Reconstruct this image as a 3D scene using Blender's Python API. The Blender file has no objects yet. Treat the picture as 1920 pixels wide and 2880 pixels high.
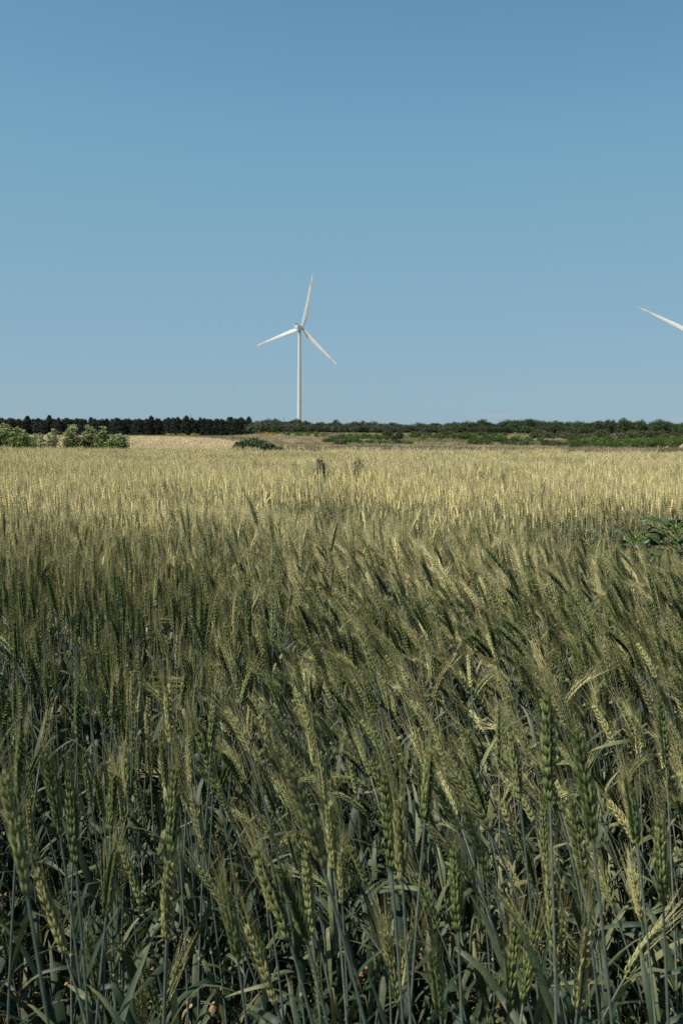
import bpy, math, random
import numpy as np
from mathutils import Vector, Matrix, Euler

R = math.radians
rng = random.Random(7)
S = bpy.context.scene
COL = S.collection

# ------------------------------------------------------------------ camera
F_PX = 2819.0                       # focal length in pixels of a 1920 x 2880 picture
CAM_Z = 1.44
cam_data = bpy.data.cameras.new('camera')
cam_data.sensor_fit = 'VERTICAL'
cam_data.sensor_height = 23.5
cam_data.sensor_width = 15.67
cam_data.lens = 23.0
cam_data.clip_start = 0.05
cam_data.clip_end = 9000
cam_data.dof.use_dof = True
cam_data.dof.focus_distance = 3.2
cam_data.dof.aperture_fstop = 9.0
cam = bpy.data.objects.new('camera', cam_data)
COL.objects.link(cam)
CM = Matrix.Translation((0, 0, CAM_Z)) @ Matrix.Rotation(R(90 - 4.62), 4, 'X') @ Matrix.Rotation(R(0.36), 4, 'Z')
cam.matrix_world = CM
S.camera = cam
CMI = CM.inverted()


def ray(u, v):
    """direction of a pixel of the 1920 x 2880 photograph"""
    return (CM.to_3x3() @ Vector(((u - 960) / F_PX, -(v - 1440) / F_PX, -1))).normalized()


def project(p):
    q = CMI @ Vector(p)
    if q.z > -0.01:
        return None
    return 960 + F_PX * q.x / -q.z, 1440 - F_PX * q.y / -q.z, -q.z


# ------------------------------------------------------------------ sky, sun, exposure
SUN_AZ = math.atan2(-0.916, -0.40)      # measured from +Y towards +X
SUN_EL = R(57)
world = bpy.data.worlds.new('World')
S.world = world
world.use_nodes = True
nt = world.node_tree
nt.nodes.clear()
sky = nt.nodes.new('ShaderNodeTexSky')
sky.sky_type = 'NISHITA'
sky.sun_disc = False
sky.sun_elevation = SUN_EL
sky.sun_rotation = SUN_AZ % (2 * math.pi)
sky.altitude = 100
sky.air_density = 1.0
sky.dust_density = 0.3
sky.ozone_density = 1.5
# the picture's tone: each channel of the sky gets its own contrast
sp = nt.nodes.new('ShaderNodeSeparateColor'); nt.links.new(sky.outputs[0], sp.inputs[0])
hs = nt.nodes.new('ShaderNodeCombineColor')
for ch, (po, mu, x0) in enumerate(((0.37, 1.175, 2.25), (0.22, 2.27, 2.95), (0.20, 2.932, 4.4))):
    pw = nt.nodes.new('ShaderNodeMath'); pw.operation = 'POWER'; pw.inputs[1].default_value = po
    ml = nt.nodes.new('ShaderNodeMath'); ml.operation = 'MULTIPLY'; ml.inputs[1].default_value = mu
    nt.links.new(sp.outputs[ch], pw.inputs[0]); nt.links.new(pw.outputs[0], ml.inputs[0])
    li = nt.nodes.new('ShaderNodeMath'); li.operation = 'MULTIPLY'; li.inputs[1].default_value = mu * x0 ** (po - 1)
    nt.links.new(sp.outputs[ch], li.inputs[0])
    mn = nt.nodes.new('ShaderNodeMath'); mn.operation = 'SMOOTH_MIN'; mn.inputs[2].default_value = .35
    nt.links.new(ml.outputs[0], mn.inputs[0]); nt.links.new(li.outputs[0], mn.inputs[1])
    nt.links.new(mn.outputs[0], hs.inputs[ch])
# three faint clouds low over the horizon, fixed in the sky's own directions
tc = nt.nodes.new('ShaderNodeTexCoord')
last = hs.outputs[0]
noi = nt.nodes.new('ShaderNodeTexNoise')
noi.inputs['Scale'].default_value = 60
noi.inputs['Detail'].default_value = 5
nt.links.new(tc.outputs['Generated'], noi.inputs['Vector'])
for (u, v, su, sv, amt) in ((1405, 1168, 46, 8, .5), (62, 1166, 24, 9, .4), (15, 1176, 26, 6, .35), (1905, 1176, 32, 10, .28), (1130, 1190, 32, 5, .2)):
    d = ray(u, v)
    sub = nt.nodes.new('ShaderNodeVectorMath'); sub.operation = 'SUBTRACT'
    nt.links.new(tc.outputs['Generated'], sub.inputs[0]); sub.inputs[1].default_value = d
    scl = nt.nodes.new('ShaderNodeVectorMath'); scl.operation = 'MULTIPLY'
    nt.links.new(sub.outputs[0], scl.inputs[0])
    scl.inputs[1].default_value = (F_PX / su, F_PX / su, F_PX / sv)
    ln = nt.nodes.new('ShaderNodeVectorMath'); ln.operation = 'LENGTH'
    nt.links.new(scl.outputs[0], ln.inputs[0])
    ad = nt.nodes.new('ShaderNodeMath'); ad.operation = 'MULTIPLY_ADD'
    nt.links.new(noi.outputs[0], ad.inputs[0]); ad.inputs[1].default_value = 2.2
    nt.links.new(ln.outputs['Value'], ad.inputs[2])
    mr = nt.nodes.new('ShaderNodeMapRange'); mr.interpolation_type = 'SMOOTHSTEP'
    nt.links.new(ad.outputs[0], mr.inputs['Value'])
    mr.inputs['From Min'].default_value = 1.2; mr.inputs['From Max'].default_value = 2.3
    mr.inputs['To Min'].default_value = amt; mr.inputs['To Max'].default_value = 0
    mx = nt.nodes.new('ShaderNodeMix'); mx.data_type = 'RGBA'
    nt.links.new(mr.outputs[0], mx.inputs[0])
    nt.links.new(last, mx.inputs[6]); mx.inputs[7].default_value = (3.6, 3.6, 3.9, 1)
    last = mx.outputs[2]
bg = nt.nodes.new('ShaderNodeBackground')
bg.inputs['Strength'].default_value = 0.0782
nt.links.new(last, bg.inputs['Color'])
wo = nt.nodes.new('ShaderNodeOutputWorld')
nt.links.new(bg.outputs[0], wo.inputs['Surface'])

sun_d = bpy.data.lights.new('sun', 'SUN')
sun_d.energy = 5.0
sun_d.angle = R(0.55)
sun_d.color = (1.0, 0.945, 0.85)
sun = bpy.data.objects.new('sun', sun_d)
COL.objects.link(sun)
to_sun = Vector((math.sin(SUN_AZ) * math.cos(SUN_EL), math.cos(SUN_AZ) * math.cos(SUN_EL), math.sin(SUN_EL)))
sun.rotation_euler = to_sun.to_track_quat('Z', 'Y').to_euler()
sun.location = (-60, -30, 80)

S.view_settings.view_transform = 'Standard'
S.view_settings.look = 'None'
S.view_settings.exposure = 0.75
S.view_settings.gamma = 1
S.view_settings.use_curve_mapping = False
S.cycles.max_bounces = 5
S.cycles.diffuse_bounces = 1
S.cycles.glossy_bounces = 2
S.cycles.transmission_bounces = 3
S.cycles.transparent_max_bounces = 4
S.cycles.use_denoising = False
S.cycles.caustics_reflective = False
S.cycles.caustics_refractive = False


# ------------------------------------------------------------------ materials
def M_new(name):
    m = bpy.data.materials.new(name)
    m.use_nodes = True
    n = m.node_tree
    n.nodes.clear()
    return m, n


def N(n, t, **kw):
    x = n.nodes.new(t)
    for k, v in kw.items():
        setattr(x, k, v)
    return x


def mixc(n, fac, a, b):
    x = N(n, 'ShaderNodeMix', data_type='RGBA')
    for sock, val in ((0, fac), (6, a), (7, b)):
        if hasattr(val, 'links'):
            n.links.new(val, x.inputs[sock])
        elif sock == 0:
            x.inputs[0].default_value = val
        else:
            x.inputs[sock].default_value = (*val, 1)
    return x.outputs[2]


def rng_map(n, v, a, b, c, d):
    x = N(n, 'ShaderNodeMapRange')
    n.links.new(v, x.inputs['Value'])
    for k, t in (('From Min', a), ('From Max', b), ('To Min', c), ('To Max', d)):
        x.inputs[k].default_value = t
    return x.outputs[0]


def finish(n, color, rough=.6, transl=0.0, transl_col=None, spec=.3, bump=None):
    p = N(n, 'ShaderNodeBsdfPrincipled')
    if hasattr(color, 'links'):
        n.links.new(color, p.inputs['Base Color'])
    else:
        p.inputs['Base Color'].default_value = (*color, 1)
    p.inputs['Roughness'].default_value = rough
    p.inputs['Specular IOR Level'].default_value = spec
    if bump is not None:
        b = N(n, 'ShaderNodeBump')
        b.inputs['Strength'].default_value = bump[1]
        b.inputs['Distance'].default_value = bump[2]
        n.links.new(bump[0], b.inputs['Height'])
        n.links.new(b.outputs[0], p.inputs['Normal'])
    out = N(n, 'ShaderNodeOutputMaterial')
    if transl > 0:
        t = N(n, 'ShaderNodeBsdfTranslucent')
        tc_ = transl_col if transl_col is not None else color
        if hasattr(tc_, 'links'):
            n.links.new(tc_, t.inputs[0])
        else:
            t.inputs[0].default_value = (*tc_, 1)
        m = N(n, 'ShaderNodeMixShader')
        m.inputs[0].default_value = transl
        n.links.new(p.outputs[0], m.inputs[1])
        n.links.new(t.outputs[0], m.inputs[2])
        n.links.new(m.outputs[0], out.inputs[0])
    else:
        n.links.new(p.outputs[0], out.inputs[0])


def noise(n, scale, detail=3, vec=None, rough=.55):
    x = N(n, 'ShaderNodeTexNoise')
    x.inputs['Scale'].default_value = scale
    x.inputs['Detail'].default_value = detail
    x.inputs['Roughness'].default_value = rough
    if vec is not None:
        n.links.new(vec, x.inputs['Vector'])
    return x.outputs[0]


def world_pos(n):
    return N(n, 'ShaderNodeNewGeometry').outputs['Position']


def wheat_mat(name, near, far, pale, transl, rough, pale_amt=.6, vary=.25):
    """the crop ripens away from the camera and in patches; near shade and far sunlight are painted in too; single stalks vary too"""
    m, n = M_new(name)
    oi = N(n, 'ShaderNodeObjectInfo')
    sx = N(n, 'ShaderNodeSeparateXYZ')
    n.links.new(oi.outputs['Location'], sx.inputs[0])
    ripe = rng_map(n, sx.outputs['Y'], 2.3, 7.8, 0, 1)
    patch = rng_map(n, noise(n, .35, 2, oi.outputs['Location']), .35, .65, -.28, .28)
    rnd = rng_map(n, oi.outputs['Random'], 0, 1, -vary, vary)
    # along the tractor track the plants stay green longer
    dy = N(n, 'ShaderNodeMath', operation='SUBTRACT'); n.links.new(sx.outputs['Y'], dy.inputs[0]); n.links.new(rng_map(n, sx.outputs['X'], -.2, 1.0, 9.4, 7.1), dy.inputs[1])
    ab = N(n, 'ShaderNodeMath', operation='ABSOLUTE'); n.links.new(dy.outputs[0], ab.inputs[0])
    gx = N(n, 'ShaderNodeMath', operation='MULTIPLY')
    n.links.new(rng_map(n, ab.outputs[0], .4, 1.7, .95, 0), gx.inputs[0])
    n.links.new(rng_map(n, sx.outputs['X'], -.5, .1, 0, 1), gx.inputs[1])
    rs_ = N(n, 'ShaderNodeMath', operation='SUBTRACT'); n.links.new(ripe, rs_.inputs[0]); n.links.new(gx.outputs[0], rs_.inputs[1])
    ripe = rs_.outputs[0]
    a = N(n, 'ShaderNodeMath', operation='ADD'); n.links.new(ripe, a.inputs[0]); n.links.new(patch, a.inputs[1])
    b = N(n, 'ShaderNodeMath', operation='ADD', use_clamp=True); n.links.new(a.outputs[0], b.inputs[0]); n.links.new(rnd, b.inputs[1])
    c = mixc(n, b.outputs[0], near, far)  # besides ripeness, near colour holds painted shade, far colour painted sunlight
    at = N(n, 'ShaderNodeAttribute', attribute_name='tone')
    t = N(n, 'ShaderNodeMath', operation='MULTIPLY', use_clamp=True)
    n.links.new(at.outputs['Fac'], t.inputs[0]); t.inputs[1].default_value = pale_amt
    c = mixc(n, t.outputs[0], c, pale)
    nz = rng_map(n, noise(n, 90, 2, world_pos(n)), .3, .7, .75, 1.2)
    v = N(n, 'ShaderNodeHueSaturation')
    n.links.new(c, v.inputs['Color']); n.links.new(nz, v.inputs['Value'])
    finish(n, v.outputs[0], rough, transl, None, .35)
    return m


MAT = {}
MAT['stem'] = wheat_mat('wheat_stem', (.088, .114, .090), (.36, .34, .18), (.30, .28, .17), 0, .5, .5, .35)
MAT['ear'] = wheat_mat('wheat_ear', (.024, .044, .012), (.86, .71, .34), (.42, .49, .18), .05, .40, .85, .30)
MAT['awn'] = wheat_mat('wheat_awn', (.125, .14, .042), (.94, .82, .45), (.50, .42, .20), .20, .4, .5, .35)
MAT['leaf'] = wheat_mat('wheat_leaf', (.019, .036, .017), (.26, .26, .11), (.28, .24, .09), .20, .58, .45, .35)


def dry_mat():
    m, n = M_new('dry_leaf')
    oi = N(n, 'ShaderNodeObjectInfo')
    c = mixc(n, oi.outputs['Random'], (.34, .19, .09), (.34, .29, .13))
    nz = rng_map(n, noise(n, 60, 3, world_pos(n)), .3, .7, .6, 1.2)
    v = N(n, 'ShaderNodeHueSaturation'); n.links.new(c, v.inputs['Color']); n.links.new(nz, v.inputs['Value'])
    finish(n, v.outputs[0], .7, .35)
    return m


MAT['dry'] = dry_mat()


def foliage_mat(name, a, b, scale=.6, transl=.18, rand=.3, rough=.6):
    m, n = M_new(name)
    oi = N(n, 'ShaderNodeObjectInfo')
    nz = rng_map(n, noise(n, scale, 4, world_pos(n)), .32, .68, 0, 1)
    c = mixc(n, nz, a, b)
    v = N(n, 'ShaderNodeHueSaturation')
    n.links.new(c, v.inputs['Color'])
    n.links.new(rng_map(n, oi.outputs['Random'], 0, 1, 1 - rand, 1 + rand), v.inputs['Value'])
    n.links.new(rng_map(n, oi.outputs['Random'], 0, 1, .485, .51), v.inputs['Hue'])
    finish(n, v.outputs[0], rough, transl, None, .2)
    return m


MAT['pine'] = foliage_mat('pine_needles', (.015, .023, .018), (.029, .039, .027), .5, .05, .25)
MAT['wood_leaf'] = foliage_mat('wood_foliage', (.024, .043, .018), (.058, .086, .031), .4, .10, .30)
MAT['grey_leaf'] = foliage_mat('grey_foliage', (.045, .055, .036), (.075, .080, .05), .4, .10, .25)
MAT['shrub'] = foliage_mat('shrub_foliage', (.045, .085, .018), (.085, .135, .030), .7, .2, .30)
MAT['dull_shrub'] = foliage_mat('dull_shrub_foliage', (.045, .060, .026), (.085, .095, .045), .7, .15, .3)
MAT['dark_bush'] = foliage_mat('dark_bush_foliage', (.028, .055, .022), (.060, .095, .038), 5, .15, .1)
MAT['weed'] = foliage_mat('weed_foliage', (.040, .064, .036), (.085, .12, .07), 30, .15, .1)
MAT['hogweed'] = foliage_mat('umbel_plant_foliage', (.090, .13, .028), (.165, .21, .062), 6, .25, .15)
MAT['umbel'] = foliage_mat('umbel_flower', (.27, .32, .13), (.42, .46, .27), 9, .15, .08)
MAT['brown_seed'] = foliage_mat('brown_seedhead', (.16, .10, .06), (.26, .18, .11), 9, .1, .1)
MAT['broom'] = foliage_mat('yellow_blossom', (.24, .19, .035), (.36, .27, .045), 2, .1, .1)
MAT['pink_bloom'] = foliage_mat('pinkish_blossom', (.16, .13, .11), (.24, .19, .17), 2, .1, .1)
MAT['broadleaf'] = foliage_mat('broad_leaf', (.026, .050, .018), (.060, .092, .036), 14, .25, .15, .4)
MAT['dry_grass'] = foliage_mat('dry_grass_blades', (.25, .20, .115), (.40, .34, .21), .25, .2, .3)
MAT['brown_grass'] = foliage_mat('brown_grass_blades', (.13, .095, .050), (.21, .17, .10), .5, .2, .3)
MAT['olive_grass'] = foliage_mat('olive_grass_blades', (.12, .125, .055), (.20, .195, .10), .25, .2, .3)
MAT['ripe'] = foliage_mat('ripe_crop', (.60, .48, .27), (.68, .56, .34), .06, .2, .10)


def bark():
    m, n = M_new('bark')
    c = mixc(n, noise(n, 3, 4, world_pos(n)), (.05, .04, .03), (.12, .10, .08))
    finish(n, c, .9)
    return m


MAT['bark'] = bark()


def ground_mat():
    m, n = M_new('ground')
    pos = world_pos(n)
    sx = N(n, 'ShaderNodeSeparateXYZ'); n.links.new(pos, sx.inputs[0])
    soil = mixc(n, noise(n, 9, 6, pos), (.030, .021, .015), (.075, .052, .036))
    g1 = mixc(n, rng_map(n, noise(n, .05, 5, pos), .4, .6, 0, 1), (.31, .25, .15), (.17, .17, .085))
    g2 = mixc(n, rng_map(n, noise(n, .6, 5, pos), .35, .7, 0, .8), g1, (.40, .33, .22))
    f = rng_map(n, sx.outputs['Y'], 32.5, 34, 0, 1)
    c = mixc(n, f, soil, g2)
    finish(n, c, .95, 0, None, .1, (noise(n, 25, 5, pos), .8, .02))
    return m


MAT['ground'] = ground_mat()


def simple(name, col, rough=.5, spec=.5, var=.06, sc=2.0):
    m, n = M_new(name)
    nz = rng_map(n, noise(n, sc, 4, world_pos(n)), .3, .7, 1 - var, 1 + var)
    v = N(n, 'ShaderNodeHueSaturation'); v.inputs['Color'].default_value = (*col, 1)
    n.links.new(nz, v.inputs['Value'])
    finish(n, v.outputs[0], rough, 0, None, spec)
    return m


MAT['white'] = simple('white_coating', (.43, .44, .44), .45, .4, .05, .15)
MAT['red'] = simple('red_band', (.50, .29, .28), .45, .4, .05, .5)
MAT['dark'] = simple('dark_equipment', (.06, .07, .075), .5)
MAT['steel'] = simple('mast_steel', (.22, .23, .24), .6)
MAT['sand'] = simple('sandy_earth', (.25, .19, .14), .95, .1, .25, 1.2)
MAT['stone'] = simple('turbine_foundation', (.35, .34, .32), .9, .1, .1)
MAT['bird'] = simple('bird_plumage', (.03, .03, .035), .8, .1)


# ------------------------------------------------------------------ mesh building
class MB:
    def __init__(self):
        self.v = []; self.f = []; self.m = []; self.t = []; self.mats = []; self.smooth = False

    def mi(self, key):
        if key not in self.mats:
            self.mats.append(key)
        return self.mats.index(key)

    def add(self, verts, faces, key, tone=0.0):
        o = len(self.v)
        self.v.extend(verts)
        if isinstance(tone, (int, float)):
            self.t.extend([tone] * len(verts))
        else:
            self.t.extend(tone)
        i = self.mi(key)
        for f in faces:
            self.f.append(tuple(a + o for a in f))
            self.m.append(i)

    def merge(self, other, mat=None):
        mat = mat or Matrix.Identity(4)
        o = len(self.v)
        self.v.extend([tuple(mat @ Vector(p)) for p in other.v])
        self.t.extend(other.t)
        mp = [self.mi(k) for k in other.mats]
        self.f.extend([tuple(a + o for a in f) for f in other.f])
        self.m.extend([mp[i] for i in other.m])

    def tube(self, pts, rad, sides, key, tone=0.0, cap=False):
        """pts: Vectors, rad: radii; a tapered tube"""
        n = len(pts)
        vs = []; fs = []
        up = Vector((0.31, .95, 0.05))
        for i, p in enumerate(pts):
            t = (pts[min(i + 1, n - 1)] - pts[max(i - 1, 0)]).normalized()
            a = t.cross(up)
            if a.length < .05:
                a = t.cross(Vector((1, 0, 0)))
            a.normalize(); b = t.cross(a)
            for k in range(sides):
                w = 2 * math.pi * k / sides
                vs.append(tuple(p + (a * math.cos(w) + b * math.sin(w)) * rad[i]))
        for i in range(n - 1):
            for k in range(sides):
                k2 = (k + 1) % sides
                fs.append((i * sides + k, i * sides + k2, (i + 1) * sides + k2, (i + 1) * sides + k))
        if cap:
            fs.append(tuple(range(sides))[::-1])
            fs.append(tuple((n - 1) * sides + k for k in range(sides)))
        if isinstance(tone, (list, tuple)):
            tone = [t for t in tone for _ in range(sides)]
        self.add(vs, fs, key, tone)

    def mesh(self, name, smooth=False):
        me = bpy.data.meshes.new(name)
        me.from_pydata([tuple(p) for p in self.v], [], self.f)
        for k in self.mats:
            me.materials.append(MAT[k])
        me.polygons.foreach_set('material_index', self.m)
        if smooth:
            me.polygons.foreach_set('use_smooth', [True] * len(self.f))
        at = me.attributes.new('tone', 'FLOAT', 'POINT')
        at.data.foreach_set('value', self.t)
        me.update()
        return me


def link(name, me, parent=None, loc=None, rot=None, scale=None):
    o = bpy.data.objects.new(name, me)
    COL.objects.link(o)
    if parent is not None:
        o.parent = parent
    if loc is not None:
        o.location = loc
    if rot is not None:
        o.rotation_euler = rot
    if scale is not None:
        o.scale = scale
    return o


def tag(o, label=None, cat=None, group=None, kind=None):
    if label: o['label'] = label
    if cat: o['category'] = cat
    if group: o['group'] = group
    if kind: o['kind'] = kind
    return o


def empty(name, loc, rz=0):
    o = link(name, None, None, loc, (0, 0, rz))
    o.empty_display_size = .1
    return o


def sstep(a, b, x):
    t = min(1, max(0, (x - a) / (b - a)))
    return t * t * (3 - 2 * t)


# ------------------------------------------------------------------ terrain
def ground_z(x, y):
    d = max(y, 1)
    az = x / d
    left = -1.65 * sstep(60, 520, d)
    right = -1.75 * sstep(38, 175, d) + 2.1 * sstep(235, 430, d) + 1.2 * sstep(430, 900, d)
    k = sstep(-.125, -.045, az) if y > 5 else 0
    z = left * (1 - k) + right * k
    z += .12 * math.sin(x * .05 + 1) * math.sin(y * .043) * sstep(36, 80, d)
    return z


def build_ground():
    rs = [0.0] + [0.8 * 1.16 ** i for i in range(64)]
    rs = [r for r in rs if r < 8000] + [8000]
    na = 288
    vs = [(0, 0, 0)]; fs = []
    for r in rs[1:]:
        for k in range(na):
            a = 2 * math.pi * k / na
            x, y = r * math.sin(a), r * math.cos(a)
            z = ground_z(x, y) if r < 2500 else ground_z(x * 2500 / r, y * 2500 / r)
            if y < 30 and r < 30:
                z += .012 * math.sin(x * 9 + y * 3) * math.sin(y * 11)
            vs.append((x, y, z - .004 if r > 1 else z))
    for k in range(na):
        fs.append((0, 1 + (k + 1) % na, 1 + k))
    for i in range(len(rs) - 2):
        o = 1 + i * na
        for k in range(na):
            k2 = (k + 1) % na
            fs.append((o + k, o + k2, o + na + k2, o + na + k))
    b = MB(); b.add(vs, fs, 'ground')
    o = link('ground', b.mesh('ground', True))
    tag(o, kind='structure')


build_ground()

# ------------------------------------------------------------------ wheat: shapes
STEM_H = .80


def bend_curve(bend, h, n, r_):
    """a stem in the x-z plane whose top leans over by bend degrees"""
    pts = [Vector((0, 0, 0))]
    wob = r_.uniform(-1, 1) * R(2.5)
    yaw = r_.uniform(-1, 1) * R(3)
    for i in range(n):
        t = (i + .5) / n
        a = R(bend) * .62 * max(0, (t - .35) / .65) ** 1.6 + wob * math.sin(t * 5)
        st = h / n
        pts.append(pts[-1] + Vector((math.sin(a), math.sin(yaw * math.sin(t * 4)), math.cos(a))) * st)
    return pts


def floret(b, base, dirv, side, ln, wd, key, sides=5):
    d = dirv.normalized()
    s = (side - d * side.dot(d)).normalized()
    q = d.cross(s)
    rings = ((0, .40), (.2, .92), (.42, 1.0), (.72, .52), (1.0, .03))
    vs = []; ts = []
    for (t, w) in rings:
        c = base + d * (ln * t) + s * (math.sin(t * math.pi) * ln * .10)
        for k in range(sides):
            an = 2 * math.pi * k / sides
            vs.append(tuple(c + (s * math.cos(an) * .78 + q * math.sin(an)) * wd * w))
            ts.append(.02 + .9 * t ** 3 + (.14 if math.cos(an) > .5 else 0))  # pale tip; the dark base and outer-side highlight are painted light contrast
    fs = []
    for i in range(len(rings) - 1):
        for k in range(sides):
            k2 = (k + 1) % sides
            fs.append((i * sides + k, i * sides + k2, (i + 1) * sides + k2, (i + 1) * sides + k))
    b.add(vs, fs, key, ts)
    return base + d * ln


def ear_geo(bend, seed, lod=0, length=.093):
    """ear from the origin, tangent following the stem's top; returns (ear, awns)"""
    r_ = random.Random(seed)
    e = MB(); w = MB()
    a0 = R(bend) * .62; a1 = R(bend) * 1.15
    n = 20 if lod == 0 else 9
    length *= r_.uniform(.9, 1.1)
    p = Vector((0, 0, 0)); pts = [p.copy()]; tg = []
    for i in range(n):
        a = a0 + (a1 - a0) * i / n
        t = Vector((math.sin(a), 0, math.cos(a)))
        tg.append(t)
        p = p + t * (length / n); pts.append(p.copy())
    tg.append(tg[-1])
    tw = r_.uniform(0, math.pi)
    e.tube(pts, [.0018] * (n + 1) if lod == 0 else [.003] * (n + 1), 4, 'ear', .1)
    for i in range(n):
        t = tg[i]
        sx = Vector((0, 1, 0)).cross(t).normalized(); sy = Vector((0, 1, 0))
        ax = sx * math.cos(tw) + sy * math.sin(tw)
        bx = t.cross(ax).normalized()
        sgn = 1 if i % 2 == 0 else -1
        f = i / (n - 1)
        size = (.62 + .55 * math.sin(math.pi * min(1, .18 + f * .78))) * r_.uniform(.9, 1.1)
        out = ax * sgn
        if lod == 0:
            base = pts[i] + out * .0016
            for j, off in enumerate((-1, 0, 1)):
                d = t * 1.0 + out * (.21 + .10 * (off == 0)) + bx * off * .22 + Vector([r_.uniform(-.12, .12) for _ in range(3)])
                tip = floret(e, base + bx * off * .0018, d, out, .0140 * size * r_.uniform(.85, 1.15), .0019 * size * r_.uniform(.85, 1.15), 'ear')
                if (off != 0 and r_.random() < .62) or i >= n - 2:
                    al = r_.uniform(.045, .075) * (1 - .25 * f)
                    ad = (t * 1.0 + out * r_.uniform(.05, .20) + bx * off * r_.uniform(.04, .16) + Vector([r_.uniform(-.05, .05) for _ in range(3)])).normalized()
                    cv = (out * r_.uniform(-.08, .12) + bx * r_.uniform(-.08, .08))
                    ap = [tip - d.normalized() * .002, tip + ad * al * .4 + cv * al * .1, tip + ad * al + cv * al * .4]
                    w.tube(ap, [.00034, .00024, .00009], 3, 'awn', [0, .4, .9])
        else:
            base = pts[i]
            tip = floret(e, base, t + out * .27, out, .0185 * size, .0042 * size, 'ear', 4)
            for q in range(3 if lod == 1 else 2):
                al = r_.uniform(.045, .075)
                ad = (t + out * r_.uniform(.0, .22) + bx * r_.uniform(-.16, .16)).normalized()
                th = .00040 if lod == 1 else .0007
                w.tube([tip - t * .004, tip + ad * al], [th, th * .4], 3, 'awn', [.1, .8])
    return e, w


def leaf_geo(seed, ln=.20, wd=.0072, dry=False, segs=9, droop=1.0):
    r_ = random.Random(seed)
    b = MB()
    p = Vector((0, 0, 0)); el = R(r_.uniform(62, 80)); yaw = 0
    ln *= r_.uniform(.75, 1.2)
    kink = r_.uniform(.25, .8) if r_.random() < .6 else 2
    twist = r_.uniform(-1.6, 1.6)
    vs = []; ts = []; fs = []
    rate = r_.uniform(35, 160) * droop * (1.6 if dry else 1)
    for i in range(segs + 1):
        t = i / segs
        w = wd * min(1, .45 + t * 4) * (1 - max(0, t - .35) / .65) ** .75
        d = Vector((math.cos(el) * math.cos(yaw), math.cos(el) * math.sin(yaw), math.sin(el)))
        side = Vector((-math.sin(yaw), math.cos(yaw), 0))
        up = d.cross(side)
        tw = twist * t * t
        s2 = side * math.cos(tw) + up * math.sin(tw)
        u2 = s2.cross(d)
        vs += [tuple(p - s2 * w), tuple(p - u2 * w * .28), tuple(p + s2 * w)]
        tn = max(0, t - .72) * 3
        ts += [tn, tn * .6, tn]
        p = p + d * (ln / segs)
        el -= R(rate / segs) * (0.3 + 1.2 * t)
        if t < kink <= t + 1 / segs:
            el -= R(r_.uniform(30, 75))
        yaw += R(r_.uniform(-7, 7))
    for i in range(segs):
        for k in (0, 1):
            a = i * 3 + k
            fs.append((a, a + 1, a + 4, a + 3))
    b.add(vs, fs, 'dry' if dry else 'leaf', ts)
    return b


def stem_geo(pts, r0=.0017, lod=0):
    b = MB()
    n = len(pts) - 1
    if lod:
        b.tube(pts[::3] if (n % 3 == 0) else pts, [.0019 if lod == 1 else .003] * len(pts[::3] if (n % 3 == 0) else pts), 3, 'stem', 0)
        return b
    P = []; rad = []; tn = []
    nodes = (.16, .36, .62)
    for i, p in enumerate(pts):
        t = i / n
        r = r0 * (1.35 - .5 * t)
        if t < .66: r *= 1.18            # the leaf sheath
        P.append(p); rad.append(r); tn.append(0)
    b.tube(P, rad, 6, 'stem', tn)
    for h in nodes:
        i = int(h * n); a = pts[i]
        d = (pts[i + 1] - a).normalized()
        b.tube([a - d * .004, a - d * .0015, a + d * .0015, a + d * .004], [r0 * 1.2, r0 * 2.0, r0 * 2.0, r0 * 1.2], 6, 'stem', .8)
    return b


BENDS = (3, 6, 14, 14, 24, 24, 36, 36, 52, 78)
VAR = []
for vi, bd in enumerate(BENDS):
    r_ = random.Random(100 + vi)
    pts = bend_curve(bd, STEM_H, 18, r_)
    e, w = ear_geo(bd, 200 + vi)
    VAR.append(dict(bend=bd, pts=pts, stem=stem_geo(pts), ear=e, awns=w, top=pts[-1]))
LEAVES = [leaf_geo(300 + i) for i in range(8)]
DRYL = [leaf_geo(400 + i, .15, .0055, True, 9, 1.4) for i in range(4)]

for V in VAR:
    V['stem_me'] = V['stem'].mesh('wheat_stem', True)
    V['ear_me'] = V['ear'].mesh('wheat_ear', True)
    V['awn_me'] = V['awns'].mesh('wheat_awns', False)
    V['pairs'] = [(V['ear_me'], V['awn_me'])]
    for q in (1, 2):
        e, w = ear_geo(V['bend'], 260 + int(V['bend']) * 3 + q, 0, (.078, .103)[q - 1])
        V['pairs'].append((e.mesh('wheat_ear', True), w.mesh('wheat_awns', False)))
LEAF_ME = [l.mesh('wheat_leaf', True) for l in LEAVES]
DRY_ME = [l.mesh('dry_wheat_leaf', True) for l in DRYL]


def leaf_plan(r_):
    out = []
    a = r_.uniform(0, 2 * math.pi)
    for (t, sc) in ((.78, .8), (.66, 1.0), (.52, 1.1), (.38, 1.1), (.2, .9)):
        if r_.random() < (.85 if t > .3 else .6):
            dry = (t < .3 and r_.random() < .8) or (t < .6 and r_.random() < .07)
            out.append((t + r_.uniform(-.05, .05), a, sc * r_.uniform(.75, 1.15), dry, r_.randrange(4 if dry else 8)))
        a += math.pi + r_.uniform(-.6, .6)
    return out


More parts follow.
